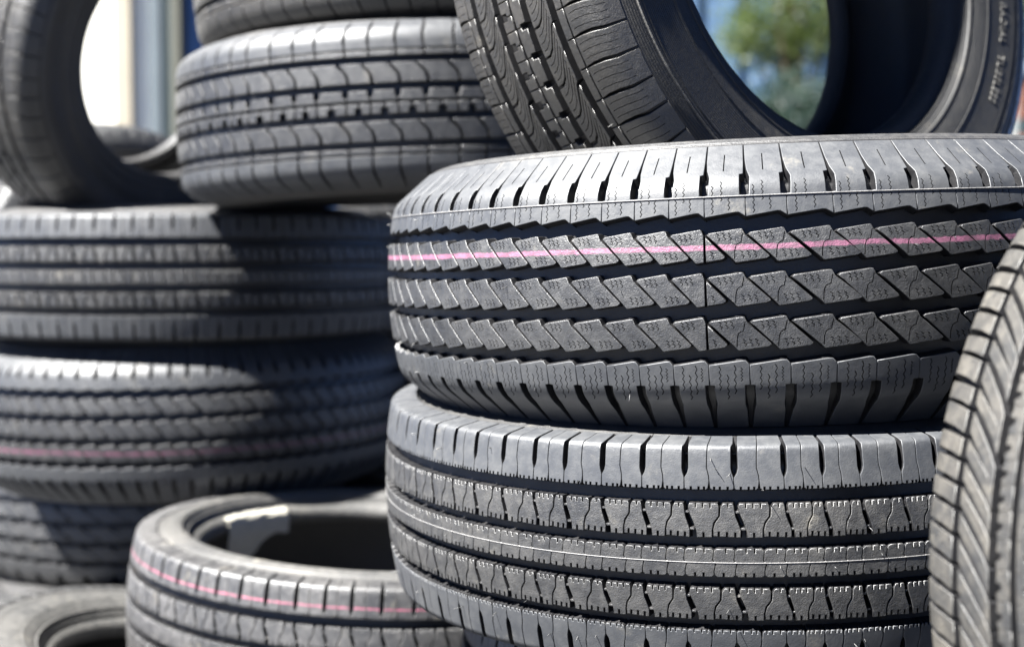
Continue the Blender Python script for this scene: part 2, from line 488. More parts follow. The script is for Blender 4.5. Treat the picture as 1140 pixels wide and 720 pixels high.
def pat_highway(p, ve=0.130, edge=0.100, sq=False):
    out = []; g = 0.00022; n3 = (0.25, 0.5, 0.75)
    for c0, sg in ((0.0630, 1), (-0.0605, -1)):
        def m(x, a): return (x, c0 + sg*a)          # a grows outwards from the groove
        H = edge - abs(c0)
        S = [(0.50*p, 0.0), (0.505*p, 0.007), (0.495*p, 0.012), (0.455*p, 0.019), (0.46*p, 0.027), (0.47*p, H), (0.485*p, H+0.010), (0.50*p, ve-abs(c0)-0.002)]
        lo = 0.004 if sq else 0.0105
        A = [(0.045*p, 0.0), *[q for q in notch_edge((0.05*p, 0), (0.44*p, 0), (0.22, 0.62, 0.9), 0.0026)], (0.478*p, 0.0015)]
        A = A + [(x-g, a) for x, a in S[1:]] + [(0.075*p, ve-abs(c0)-0.002), (0.066*p, H+0.006), (0.078*p, H), (0.082*p, lo+0.008), (0.062*p, lo+0.004), (g, lo), (g, 0.0012)]
        Bk = [(0.522*p, 0.0015), *[q for q in notch_edge((0.555*p, 0), (0.965*p, 0), (0.12, 0.4, 0.78), 0.0026)], (p-g, 0.0012), (p-g, lo), (0.958*p, lo+0.004), (0.940*p, lo+0.008),
              (0.945*p, H), (0.985*p, H+0.006), (0.985*p, ve-abs(c0)-0.002)] + [(x+g, a) for x, a in S[:0:-1]]
        for o in (A, Bk):
            out.append(B('shoulder_block', [m(*q) for q in o], [], steiner=0.006))
    for vt, vb in ((0.0514, 0.0222), (-0.0223, -0.0508)):
        h = vt - vb
        C = notch_edge((0.24*p, vb), (0.55*p, vb), (0.45,), 0.0042) + [(0.552*p, vb+0.006), (0.585*p, vt-0.56*h), (0.685*p, vt-0.36*h), (0.69*p, vt-0.10*h), (0.66*p, vt)]
        C += notch_edge((0.655*p, vt), (0.10*p, vt), (0.25, 0.52, 0.78), 0.0036)[1:] + [(0.075*p, vt-0.003), (0.105*p, vt-0.30*h), (0.185*p, vb+0.42*h), (0.235*p, vb+0.20*h)]
        Dk = notch_edge((0.572*p, vb+0.001), (1.115*p, vb), (0.2, 0.5, 0.8), 0.0042) + [(1.118*p, vb+0.24*h), (1.015*p, vt-0.36*h), (0.99*p, vt-0.10*h), (0.965*p, vt)]
        Dk += notch_edge((0.97*p, vt), (0.775*p, vt), (0.5,), 0.0030)[1:] + [(0.725*p, vt-0.12*h), (0.712*p, vt-0.37*h), (0.612*p, vt-0.58*h), (0.578*p, vb+0.007)]
        out.append(B('tread_block', C)); out.append(B('tread_block', Dk))
        for q0, w0, yy in ((1.005, 0.09, vt-0.26*h), (1.10, 0.12, vb+0.24*h)):       # low tie bars in the slot
            out.append(B('tie_bar', [(q0*p, yy-0.0009), ((q0+w0)*p, yy-0.0009), ((q0+w0)*p, yy+0.0009), (q0*p, yy+0.0009)], [], top_depth=0.0016, steiner=None, bev=0.0003))
    t, b_ = 0.0124, -0.0122
    for x0, x1, cut in ((0.0, 0.58, (0.3, 0.66)), (0.58, 1.0, (0.42,))):
        a, c = x0*p+g, x1*p-g; s = 0.07*p
        wl = [(x0*p, b_+0.005), (x0*p+0.0012, -0.001), (x0*p-0.0012, 0.003)]
        wr = [(x1*p, b_+0.005), (x1*p+0.0012, -0.001), (x1*p-0.0012, 0.003)]
        o = [(a, b_+0.0018)] + notch_edge((a+0.05*p, b_), (c-0.05*p, b_), cut, 0.0035) + [(c, b_+0.0018)] + [(x-g, y) for x, y in wr] + [(c, t-0.0018)]
        o += notch_edge((c-0.05*p, t), (a+0.05*p, t), cut, 0.0035) + [(a, t-0.0018)] + [(x+g, y) for x, y in wl[::-1]]
        out.append(B('tread_block', o))
    return out

def pat_touring(p, ve=0.128, n_sipe=3, g=0.0010, lean=1.0, sw=0.0006):
    out = []
    # chevron ribs
    for vt, vb in ((0.0515, 0.0245), (-0.0245, -0.0515)):
        h = vt-vb
        def L(x): return [(x+0.16*p*lean, vb), (x+0.13*p*lean, vb+0.30*h), (x+0.02*p*lean, vb+0.52*h), (x-0.40*p*lean, vt-0.12*h), (x-0.46*p*lean, vt)]
        le = [(q+g, y) for q, y in L(0.0)]; ri = [(q-g, y) for q, y in L(p)]
        o = [le[0]] + ri + le[:0:-1]
        s = []
        for k in range(n_sipe):
            x = p*(k+1)/(n_sipe+1)
            l = L(x); l[0] = (l[0][0], vb+0.0035); l[-1] = (l[-1][0]+0.03*p, vt-0.0035)
            s.append(('line', l[:1]+l[1:4]+[l[-1]], sw, 0.005))
        out.append(B('tread_block', o, s))
    # centre double rib: thin middle line, square notches facing the grooves
    a, q, w = 0.0005, 0.11*p, 0.0158
    out.append(B('tread_block', [(a, 0.0016), (p-a, 0.0016), (p-a, 0.0070), (p-q, 0.0080), (p-q, w), (q, w), (q, 0.0080), (a, 0.0075)]))
    for x0, x1, l, r in ((0, p/2, 0, q), (p/2, p, q, 0)):
        o = [(x0+a, -0.0012), (x0+a, -0.0075), (x0+l+a, -0.0080), (x0+l+a, -w), (x1-r-a, -w), (x1-r-a, -0.0080), (x1-a, -0.0075), (x1-a, -0.0012)]
        o = [pt_ for i, pt_ in enumerate(o) if i == 0 or abs(pt_[0]-o[i-1][0])+abs(pt_[1]-o[i-1][1]) > 1e-6]
        out.append(B('tread_block', o))
    # shoulders
    for sg in (1, -1):
        def m(q): return (q[0], sg*q[1])
        o = [(0.0006, 0.0600), (p-0.0006, 0.0600), (p-0.0006, 0.0685), (0.0006, 0.0685)]
        out.append(B('tread_block', [m(q) for q in o], []))
        def L(x): return [(x, 0.0700), (x-0.03*p, 0.080), (x-0.02*p, 0.092), (x+0.06*p, 0.104), (x+0.10*p, ve-0.002)]
        w = [g*0.6, g*1.2, g*1.4, g*1.3, g*0.8]
        o = [(x+d, y) for (x, y), d in zip(L(0), w)]; r = [(x-d, y) for (x, y), d in zip(L(p), w)]
        o = [o[0]] + r + o[:0:-1]
        s = []
        for k in range(n_sipe):
            l = L(p*(k+1)/(n_sipe+1)); l[0] = (l[0][0], 0.0735); l[-1] = (l[-1][0]-0.02*p, 0.112)
            s.append(('line', [m(q) for q in l], 0.0006, 0.004))
        out.append(B('shoulder_block', [m(q) for q in o], s, steiner=0.006))
    return out

def pat_directional(p, ve=0.126):
    out = []; g = 0.0021
    for sg in (1, -1):
        def m(q): return (q[0], sg*q[1])
        def L(x): return [(x, 0.0625), (x-0.25*p, 0.075), (x-0.50*p, 0.092), (x-0.55*p, 0.112), (x-0.56*p, ve-0.002)]
        w = [g*0.8, g, g, g*0.7, g*0.3]
        le = [(x+d, y) for (x, y), d in zip(L(0), w)]; ri = [(x-d, y) for (x, y), d in zip(L(p), w)]
        out.append(B('shoulder_block', [m(q) for q in [le[0]]+ri+le[:0:-1]], [], steiner=0.006))
        def L2(x): return [(x+2.1*p, 0.0235), (x+1.5*p, 0.030), (x+0.7*p, 0.043), (x, 0.0560)]
        w = [g*0.3, g*0.9, g*1.3, g*1.3]
        le = [(x+d, y) for (x, y), d in zip(L2(0), w)]; ri = [(x-d, y) for (x, y), d in zip(L2(p), w)]
        out.append(B('tread_block', [m(q) for q in [le[0]]+ri+le[:0:-1]], []))
        o = [(0.0, 0.0030), (p, 0.0030), (p, 0.0150), (0.75*p, 0.0162), (0.60*p, 0.0105), (0.46*p, 0.0105), (0.42*p, 0.0160), (0.0, 0.0150)]
        out.append(B('tread_block', [m(q) for q in o], []))
    return out

def spaced(pattern, s):
    def f(p):
        out = pattern(p)
        for b in out:
            if b['kind'] == 'tread_block': b['kw']['shrink'] = s
        return out
    return f

# ------------------------------------------------------------------ tyre builder
DEFAULT_MATS = {}
def liner_mat():
    if 'liner' not in DEFAULT_MATS:
        DEFAULT_MATS['liner'] = rubber('inner_liner_rubber', base=(0.012, 0.012, 0.013), dust_amt=0.10, rough=0.5)
    return DEFAULT_MATS['liner']

def groove_mat():
    if 'groove' not in DEFAULT_MATS:       # unworn moulded rubber, blackened so its colour carries the groove shade
        DEFAULT_MATS['groove'] = rubber('groove_shade_rubber', base=(0.008, 0.008, 0.009), dust=(0.07, 0.065, 0.06), dust_amt=0.10, rough=0.42, spec=0.45, fine=0.5)
    return DEFAULT_MATS['groove']

def make_tyre(label, sec, pattern, lens, seq, loc, rot, mat, side_mat, group, theta0=-PI/2, seam=False, segs=180,
              spin=0.0, mould=None, hairs=0, front_only=True, margin=60, sub=1.0, see=True, sh_mat=None):
    """lens: pitch lengths, seq: indices into lens; loc = centre of the tyre; rot = Matrix 3x3"""
    root = empty('tyre', loc)
    sh_mat = sh_mat or mat
    root.rotation_euler = rot.to_euler()
    tag(root, label, 'tyre', group)
    M = Matrix.Translation(loc) @ rot.to_4x4()
    tread, side, bead, liner = profiles(sec)
    link('tread_base', revolve('tread_base', tread, segs), groove_mat(), root)
    s_up = revolve('sidewall', side, segs); link('sidewall', s_up, side_mat, root)
    s_dn = revolve('sidewall', side*np.array([1, -1]), segs, True); link('sidewall', s_dn, side_mat, root)
    link('bead', revolve('bead', bead, segs), side_mat, root)
    link('bead', revolve('bead', bead*np.array([1, -1]), segs, True), side_mat, root)
    link('inner_liner', revolve('inner_liner', liner, segs), liner_mat(), root)
    # pitches around the circumference
    C = 2*PI*sec.R
    tot = 0; order = []
    i = 0
    while tot < C - 0.4*min(lens):
        k = seq[i % len(seq)] if i < len(seq) else random.randrange(len(lens))
        order.append(k); tot += lens[k]; i += 1
    sc = C/tot
    var = []
    for L in lens:
        bl = []
        for b in pattern(L*sc):
            V, F, UV, N, MI = block_data(sec, b['outline'], b['sipes'], **b['kw'])
            c = np.array(b['outline'], float)
            bl.append(dict(kind=b['kind'], V=V, F=F, UV=UV, N=N, MI=MI, c=c.mean(0), me=None, src=b))
        var.append(bl)
    Mi = np.array(M)
    rest = []
    counts = {}
    x = 0.0
    nP = len(order)
    for pi_, k in enumerate(order):
        th = theta0 + x/sec.R
        c, s = math.cos(th), math.sin(th)
        Rz = np.array([[c, -s, 0], [s, c, 0], [0, 0, 1.0]])
        for b in var[k]:
            items = [(b, b['me'])]
            # seam: split blocks that straddle the start of the sequence
            xs = [q[0] for q in b['src']['outline']]
            if seam and pi_ == nP-1 and max(xs) > lens[k]*sc + 0.0015:
                items = []
                for keep, lim in ((True, lens[k]*sc - 0.0011), (False, lens[k]*sc + 0.0006)):
                    poly = clip_x(b['src']['outline'], lim, keep)
                    sip = [q for q in b['src']['sipes'] if q[0] == 'line' and all((pt[0] < lim - 0.001) == keep for pt in q[1])]
                    V, F, UV, N, MI = block_data(sec, poly, sip, **b['src']['kw'])
                    items.append((dict(kind=b['kind'], V=V, F=F, UV=UV, N=N, MI=MI, c=np.array(poly).mean(0), me=None, src=b['src']), None))
            for bb, _ in items:
                p3 = sec.map3(bb['c'][0], bb['c'][1], 0.0); n3 = sec.nrm(bb['c'][0], bb['c'][1])
                pw = Mi[:3, :3] @ (Rz @ p3) + Mi[:3, 3]; nw = Mi[:3, :3] @ (Rz @ n3)
                view = np.array([0, 0, CAMH]) - pw; view /= np.linalg.norm(view)
                u, w = proj(pw)
                vis = see and (nw @ view) > -0.02 and -25 < u < 1165 and -25 < w < 745
                if vis and counts.get(bb['kind'], 0) < 298:
                    counts[bb['kind']] = counts.get(bb['kind'], 0) + 1
                    if bb['me'] is None:
                        bb['me'] = mesh_np(bb['kind'], bb['V'], bb['F'], bb['UV'], bb['N'], MI=bb['MI'])
                        bb['me'].materials.append(sh_mat if bb['kind'] == 'shoulder_block' else mat); bb['me'].materials.append(groove_mat())
                    o = bpy.data.objects.new(bb['kind'], bb['me'])
                    COL.objects.link(o); o.parent = root
                    o.rotation_euler = (0, 0, th)
                else:
                    rest.append((bb, Rz))
        x += lens[k]*sc
    if rest:
        Vs, Fs, Us, Ns, Ms = [], [], [], [], []; off = 0
        for b, Rz in rest:
            Vs.append(b['V'] @ Rz.T); Fs.append(b['F']+off); Us.append(b['UV']); Ns.append(b['N'] @ Rz.T); Ms.append(np.where((b['MI'] == 0) & (b['kind'] == 'shoulder_block'), 2, b['MI'])); off += len(b['V'])
        me = mesh_np('tread', np.concatenate(Vs), np.concatenate(Fs), np.concatenate(Us), np.concatenate(Ns), MI=np.concatenate(Ms))
        me.materials.append(mat); me.materials.append(groove_mat()); me.materials.append(sh_mat)
        o = link('tread', me, None, root); o['kind'] = 'stuff'
    for v0, w, hgt in (mould or ()):
        vs = np.array([v0-w, v0-w*0.35, v0+w*0.35, v0+w]); dp = np.array([0.0008, -hgt, -hgt, 0.0008])
        r, z, nr, nz = sec.S(vs)
        link('mould_line', revolve('mould_line', np.stack([r-nr*dp, z-nz*dp], -1), 360), DEFAULT_MATS['pale_ridge'], root)
    if hairs:
        Vs, Fs = [], []; off = 0
        for q in range(hairs):
            v = random.choice((0.085, 0.07, 0.045, 0.03, 0.0, -0.03, -0.045, -0.07, -0.085)) + random.uniform(-.008, .008)
            th = random.uniform(0, 2*PI); L = random.choice((0.003, 0.004, 0.006, 0.0095)); rr = 0.00045
            base = sec.map3(th*sec.R, v, 0.0003); n = sec.nrm(th*sec.R, v)
            lean = np.array([random.uniform(-.5, .5), random.uniform(-.5, .5), random.uniform(-.7, .3)]); tip = base + (n + lean*0.6)*L
            a = np.cross(n, [0.3, 0.2, 1]); a /= np.linalg.norm(a); b = np.cross(n, a)
            ring = [base + rr*(a*math.cos(t)+b*math.sin(t)) for t in (0, 2.1, 4.2)]
            Vs += ring + [tip + rr*0.7*(a*math.cos(t)+b*math.sin(t)) for t in (0, 2.1, 4.2)]
            for i in range(3):
                j = (i+1) % 3
                Fs += [(off+i, off+j, off+3+j), (off+i, off+3+j, off+3+i)]
            Fs.append((off+3, off+4, off+5)); off += 6
        o = link('vent_hair', mesh_np('vent_hair', Vs, Fs), mat, root); o['kind'] = 'stuff'
    return root

def rot_lying(tx, ty, spin=0.0):
    a = Vector((-math.sin(ty), -math.sin(tx), 1.0)).normalized()
    h = Vector((0, 1, 0)).cross(a).normalized(); w = a.cross(h)
    return Matrix((h, w, a)).transposed()

def rot_upright(az, el):
    a = Vector((math.cos(el)*math.cos(az), math.cos(el)*math.sin(az), math.sin(el)))
    h = Vector((-math.sin(az), math.cos(az), 0)); v = a.cross(h)
    return Matrix((h, v, a)).transposed()

def pt(x, y, z): return Vector((x, y, z + CAMH))

# ------------------------------------------------------------------ ground and background (far, out of focus)
def quad_mesh(name, V, F): 
    me = bpy.data.meshes.new(name); me.from_pydata([tuple(v) for v in V], [], F); me.update(); return me

def box_arr(x0, x1, y0, y1, z0, z1):
    V = [(x0,y0,z0),(x1,y0,z0),(x1,y1,z0),(x0,y1,z0),(x0,y0,z1),(x1,y0,z1),(x1,y1,z1),(x0,y1,z1)]
    F = [(0,3,2,1),(4,5,6,7),(0,1,5,4),(1,2,6,5),(2,3,7,6),(3,0,4,7)]
    return V, F

def boxes(name, lst, mat, parent=None, bevel=0.0):
    V, F = [], []
    for b in lst:
        v, f = box_arr(*b); o = len(V); V += v; F += [tuple(i+o for i in q) for q in f]
    o = link(name, quad_mesh(name, V, F), mat, parent)
    if bevel:
        md = o.modifiers.new('bevel', 'BEVEL'); md.width = bevel; md.segments = 2
    return o

asphalt = plain('asphalt', (0.034, 0.034, 0.034), 0.85, 0.3, 0.35, 60, 0.6)
g = link('ground', quad_mesh('ground', [(-900,-300,0),(900,-300,0),(900,2500,0),(-900,2500,0)], [(0,1,2,3)]), asphalt)
tag(g, 'dark asphalt ground the tyre stacks stand on', 'ground', kind='structure')

# ------------------------------------------------------------------ the tyres
M_at = rubber('tread_rubber_allterrain', stripe=0.0362, stripe_w=0.0026, stripe_cov=0.74, stripe_col=(0.25, 0.09, 0.15), dust_amt=0.30)
M_hw = rubber('tread_rubber_highway', dust=(0.105, 0.10, 0.091), dust_amt=0.36)
M_tr = rubber('tread_rubber_touring', dust_amt=0.25)
M_tr2 = rubber('tread_rubber_touring_brown', base=(0.020, 0.019, 0.017), dust=(0.08, 0.07, 0.055), dust_amt=0.30, rough=0.42)
M_dusty = rubber('tread_rubber_dusty', base=(0.020, 0.020, 0.0195), dust=(0.125, 0.11, 0.085), dust_amt=0.42, rough=0.46)
M_at2 = rubber('tread_rubber_allterrain_low_stripe', stripe=-0.0385, stripe_w=0.0026, stripe_cov=0.6, stripe_col=(0.20, 0.055, 0.105), dust_amt=0.3)
M_hw2 = rubber('tread_rubber_highway_stripe', stripe=0.0755, stripe_w=0.0015, stripe_cov=0.85, stripe_col=(0.32, 0.09, 0.14), dust=(0.12, 0.115, 0.11), base=(0.027, 0.027, 0.028), dust_amt=0.6)
M_side = rubber('sidewall_rubber', base=(0.020, 0.020, 0.021), dust=(0.09, 0.082, 0.070), dust_amt=0.3, rough=0.5, ring=2300)
M_side_b = rubber('sidewall_rubber_dusty', base=(0.026, 0.026, 0.0255), dust=(0.12, 0.113, 0.10), dust_amt=0.55, rough=0.55, ring=2300)
M_side_d = rubber('sidewall_rubber_glossy', base=(0.012, 0.012, 0.012), dust=(0.05, 0.045, 0.036), dust_amt=0.2, rough=0.55, spec=0.4, ring=2300)

M_sh = rubber('shoulder_glare_rubber', base=(0.031, 0.033, 0.037), dust=(0.09, 0.09, 0.088), dust_amt=0.34, rough=0.50, spec=0.6, fine=0.35)  # base lightened to paint the glare of the shoulders into the rubber
DEFAULT_MATS['pale_ridge'] = rubber('pale_ridge_rubber', base=(0.10, 0.098, 0.097), dust=(0.22, 0.21, 0.20), dust_amt=0.6, rough=0.6)  # pale rubber for the mould line ridges
GRP = 'used car tyres piled in stacks'
def sec_at(R=0.40, rb=0.245, hs=0.127): return Section(R, 0.082, 0.030, 0.68, 0.147, hs, rb, d0=0.0105, Rc=0.42)
def sec_hw(R=0.40, rb=0.215, hs=0.106): return Section(R, 0.0965, 0.0060, 1.25, 0.130, hs, rb, d0=0.0105, Rc=0.50)
def sec_tr(R=0.37, rb=0.21, hs=0.112): return Section(R, 0.080, 0.030, 0.98, 0.128, hs, rb, d0=0.0080)
def sec_dir(R=0.37, rb=0.21, hs=0.110): return Section(R, 0.082, 0.028, 1.0, 0.126, hs, rb, d0=0.0080)

T1 = make_tyre('large tyre with pink painted line round its slanted zigzag blocks, in sharp focus', sec_at(), pat_allterrain,
    [0.0312, 0.0355, 0.0400], [1, 1, 2, 1, 2, 2, 1, 2, 2] + [2]*14 + [1]*20 + [0]*70, pt(0.261, 1.580, -0.034), rot_lying(R_(-0.12), R_(2.1)), M_at, M_side, GRP, sh_mat=M_sh,
    theta0=-PI/2 - 0.240, seam=True, segs=260, mould=[(0.0795, 0.0009, 0.0009)], hairs=60)

T2 = make_tyre('sharp five ribbed tyre with square shoulder, directly beneath the large pink lined tyre', sec_hw(), pat_highway,
    [0.0330, 0.0378, 0.0430], [2, 2, 0, 0, 1, 0, 0] + [1, 0, 2, 1, 0, 1, 2]*7 + [1, 0, 1, 1, 0, 1, 1, 0, 1, 1, 1, 0, 1], pt(0.258, 1.571, -0.2545), rot_lying(R_(1.9), R_(1.9)), M_hw, M_side, GRP, sh_mat=M_sh,
    theta0=-PI/2 - 0.277, segs=260, mould=[(0.0004, 0.0006, 0.0004)], hairs=90)

T4 = make_tyre('dark brownish tyre standing tilted on top of the large pink lined tyre', sec_tr(0.37, 0.212, 0.112), lambda p: pat_touring(p, lean=1.6, g=0.0012, sw=0.0008),
    [0.030, 0.033, 0.036], [0, 1, 2, 1, 0, 0, 1, 2, 2, 1], pt(0.278, 1.588, 0.313), rot_upright(R_(-53.3), R_(9.6)), M_tr2, M_side_d, GRP, segs=220, hairs=110, theta0=0.3)

T5 = make_tyre('chevron ribbed tyre lying between the topmost cut off tyre and the left stack', sec_tr(0.37, 0.215, 0.116), spaced(lambda p: pat_touring(p, n_sipe=0, g=0.0014, lean=0.6), 0.0006),
    [0.033, 0.037, 0.042], [1, 2, 1, 0, 1, 2, 2, 1, 0], pt(-0.149, 2.206, 0.193), rot_lying(R_(0.37), R_(2.5)), M_tr, M_side, GRP, sh_mat=M_sh)

T13 = make_tyre('topmost lying tyre, cut off by the upper edge above the chevron ribbed tyre', sec_tr(0.355, 0.21, 0.108), pat_touring,
    [0.033, 0.037, 0.042], [1, 2, 0], pt(-0.140, 2.215, 0.420), rot_lying(R_(0.3), R_(2.6)), M_tr2, M_side_d, GRP)

T6 = make_tyre('blurred tyre with straight ribs at left directly under the upright leaning tyre, sunlit left half', sec_hw(0.40, 0.22, 0.118), spaced(pat_highway, 0.0009),
    [0.030, 0.034, 0.038], [0, 1, 1, 2, 1, 0], pt(-0.600, 2.599, -0.049), rot_lying(R_(-0.1), R_(0.1)), M_hw, M_side, GRP, sh_mat=M_sh)

T7 = make_tyre('blurred tyre at left with a faint pink line round its lower rib', sec_at(0.40, 0.225, 0.126), spaced(pat_allterrain, 0.0007),
    [0.028, 0.031, 0.034], [1, 1, 2, 2, 1, 0], pt(-0.600, 2.600, -0.289), rot_lying(R_(0.1), R_(1.3)), M_at2, M_side, GRP, sh_mat=M_sh, theta0=-PI/2-0.4)

T8 = make_tyre('shaded coarse block tyre at the far left below the tyre with faint pink line', sec_at(0.40, 0.225, 0.124), lambda p: pat_allterrain(p, k=1.0, sipe=False),
    [0.052, 0.058], [0, 1, 1, 0, 1], pt(-0.76, 3.02, -0.545), rot_lying(R_(0), R_(0.5)), M_tr, M_side, GRP)

T9 = make_tyre('dusty grey tyre lying low with thin pink line round its shoulder and cream patch', sec_hw(0.36, 0.258, 0.108), lambda p: pat_highway(p, sq=True),
    [0.034, 0.038, 0.041], [1, 2, 2, 1, 0, 1], pt(-0.203, 2.054, -0.521), rot_lying(R_(0), R_(-3.1)), M_hw2, M_side_b, GRP)

T12 = make_tyre('tyre lying at the bottom left corner with its pale sidewall and open hole showing', sec_hw(0.33, 0.19, 0.108), pat_highway,
    [0.036, 0.040], [0, 1, 1, 0], pt(-0.455, 1.900, -0.668), rot_lying(R_(0), R_(-13)), M_hw, M_side_b, GRP)

T3 = make_tyre('pale dusty tyre standing upright at the right edge with slanted directional grooves', sec_dir(0.42, 0.23, 0.110), pat_directional,
    [0.0165, 0.0180, 0.0195], [0, 1, 2, 1, 1, 0], pt(0.706, 1.005, -0.240), rot_upright(R_(-69.3), R_(7.2)), M_dusty, M_side_b, GRP)

T10 = make_tyre('upright tyre leaning at the upper left corner with bright windows seen through its hole', sec_tr(0.33, 0.19, 0.100), pat_touring,
    [0.034, 0.038], [0, 1, 1, 0], pt(-0.643, 2.501, 0.331), rot_upright(R_(-38), R_(-12.8)), M_tr2, M_side, GRP)

T11 = make_tyre('grey tyre slumped behind the upright leaning tyre, seen below the bright windows', sec_tr(0.32, 0.19, 0.100), pat_touring,
    [0.034, 0.038], [0, 1, 1, 0], pt(-0.90, 3.08, -0.05), rot_upright(R_(-48), R_(-6)), M_tr, M_side, GRP)

# tyres that carry the others, low in the pile
for lab, c, t in (('tyre under the five ribbed front tyre, on the lower layer', (0.33, 1.60, -0.500), (0, 0)),
               ('bottom tyre on the asphalt at right carrying the upright dusty tyre', (0.62, 1.27, -0.780), (0, 0)),
               ('bottom tyre on the asphalt behind the low tyre with cream patch', (0.10, 2.42, -0.780), (0, 0)),
               ('bottom tyre on the asphalt under the shaded coarse tyre', (-0.70, 2.88, -0.772), (0, 0)),
               ('lowest tyre of the dark back stack in the gap between the piles', (-0.020, 3.22, -0.7860), (0, 0)),
               ('second lowest tyre of the dark back stack in the gap between the piles', (-0.030, 3.22, -0.5590), (0, 0)),
               ('middle tyre of the dark back stack in the gap between the piles', (-0.010, 3.22, -0.3320), (0, 0)),
               ('second highest tyre of the dark back stack in the gap between the piles', (-0.020, 3.22, -0.1050), (0, 0)),
               ('highest tyre of the dark back stack in the gap between the piles', (-0.030, 3.22, 0.1220), (0, 0))):
    make_tyre(lab, sec_hw(0.37 if 'back stack' in lab else 0.39, 0.215, 0.114), pat_highway, [0.040], [0], pt(*c), rot_lying(R_(t[0]), R_(t[1])), M_hw, M_side, GRP, segs=120, see=False)

# ------------------------------------------------------------------ small things on the tyres
def side_point(sec, r):
    _, side, bead, _ = profiles(sec)
    o = np.argsort(side[:, 0]); return float(np.interp(r, side[o, 0], side[o, 1]))

def sidewall_text(root, sec, txt, r0, th_start, size, mat):
    """raised letters round a sidewall, read clockwise, feet towards the hub"""
    cu = bpy.data.curves.new('lettering', 'FONT'); cu.body = txt; cu.size = size; cu.extrude = 0.0006; cu.space_character = 1.15; cu.resolution_u = 2
    tmp = bpy.data.objects.new('lettering', cu); COL.objects.link(tmp)
    bpy.context.view_layer.update()
    me = bpy.data.meshes.new_from_object(tmp.evaluated_get(bpy.context.evaluated_depsgraph_get()))
    bpy.data.objects.remove(tmp); bpy.data.curves.remove(cu)
    for v in me.vertices:
        th = th_start - v.co.x/r0; r = r0 + v.co.y
        z = side_point_cached(sec, r) + 0.0004 + v.co.z
        v.co = (r*math.cos(th), r*math.sin(th), z)
    me.materials.clear()
    return link('lettering', me, mat, root)
_spc = {}
def side_point_cached(sec, r):
    k = id(sec)
    if k not in _spc:
        side = profiles(sec)[1]; o = np.argsort(side[:, 0]); _spc[k] = (side[o, 0], side[o, 1])
    return float(np.interp(r, *_spc[k]))

def ring(root, sec, r, w, h, mat):
    rr = np.array([r+w, r+w*0.4, r-w*0.4, r-w]); zz = np.array([side_point_cached(sec, q) for q in rr]) + np.array([-0.0004, h, h, -0.0004])
    return link('rim_line', revolve('rim_line', np.stack([rr, zz], -1), 200), mat, root)

M_letter = rubber('letter_chalk_ridge_glint', base=(0.05, 0.049, 0.046), dust=(0.22, 0.21, 0.19), dust_amt=0.8, rough=0.7, spec=0.3)
sec4 = sec_tr(0.37, 0.212, 0.112)
ring(T4, sec4, 0.318, 0.0012, 0.0011, M_letter)  # ridge coloured pale: the light it catches is put into its rubber
sidewall_text(T4, sec4, 'STEEL   RADIAL   TUBELESS', 0.288, R_(2), 0.0135, M_letter)

# thin cream patch draped over the bead of the low dusty tyre
sec9 = sec_hw(0.36, 0.258, 0.108)
def patch_mesh():
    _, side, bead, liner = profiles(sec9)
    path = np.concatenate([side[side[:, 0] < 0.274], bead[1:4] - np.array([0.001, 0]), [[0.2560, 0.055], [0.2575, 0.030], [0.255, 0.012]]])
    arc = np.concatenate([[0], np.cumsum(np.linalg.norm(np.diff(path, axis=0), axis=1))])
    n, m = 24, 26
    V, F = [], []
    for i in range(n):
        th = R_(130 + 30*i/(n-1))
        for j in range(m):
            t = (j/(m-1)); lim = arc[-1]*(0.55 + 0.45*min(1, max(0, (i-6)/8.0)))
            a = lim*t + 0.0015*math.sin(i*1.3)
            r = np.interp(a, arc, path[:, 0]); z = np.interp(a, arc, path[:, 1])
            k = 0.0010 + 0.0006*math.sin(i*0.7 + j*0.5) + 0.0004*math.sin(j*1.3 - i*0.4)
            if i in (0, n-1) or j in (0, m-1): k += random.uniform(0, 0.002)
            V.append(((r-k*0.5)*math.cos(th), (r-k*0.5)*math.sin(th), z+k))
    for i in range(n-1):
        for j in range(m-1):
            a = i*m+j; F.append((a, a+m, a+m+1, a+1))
    me = quad_mesh('cream_patch', V, F)
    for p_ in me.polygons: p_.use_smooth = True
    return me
M_cream = plain('cream_matt', (0.42, 0.40, 0.34), 0.75, 0.3, 0.10, 60)
lb = link('cream_patch', patch_mesh(), M_cream)
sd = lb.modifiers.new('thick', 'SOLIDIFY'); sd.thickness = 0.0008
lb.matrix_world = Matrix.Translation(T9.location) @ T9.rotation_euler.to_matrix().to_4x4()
tag(lb, 'cream patch over the bead of the low dusty tyre', 'paper label')

# ------------------------------------------------------------------ background
def bx(px, Y): return (px-570)/1550*Y
def bz(py, Y): return CAMH + (275-py)/1550*Y
W_white = plain('white_painted_panel', (0.80, 0.775, 0.69), 0.6, 0.4, 0.04, 3)
W_beige = plain('beige_painted_pilaster', (0.34, 0.30, 0.23), 0.6, 0.4, 0.06, 5)
W_steel = plain('blue_grey_steel', (0.10, 0.12, 0.13), 0.45, 0.5, 0.06, 5)
W_teal = plain('dark_teal_paint', (0.025, 0.04, 0.043), 0.5, 0.5, 0.1, 5)
W_olive = plain('olive_grey_paint', (0.085, 0.085, 0.066), 0.6, 0.4, 0.1, 5)
W_glass = plain('blue_window_glass', (0.05, 0.085, 0.17), 0.08, 0.9, 0.08, 0.8)
Y0 = 7.0
shop = empty('shop_front', (bx(0, Y0), Y0, 0)); tag(shop, 'bright white shop front with beige pilaster and blue windows, blurred behind the upright leaning tyre', 'building')
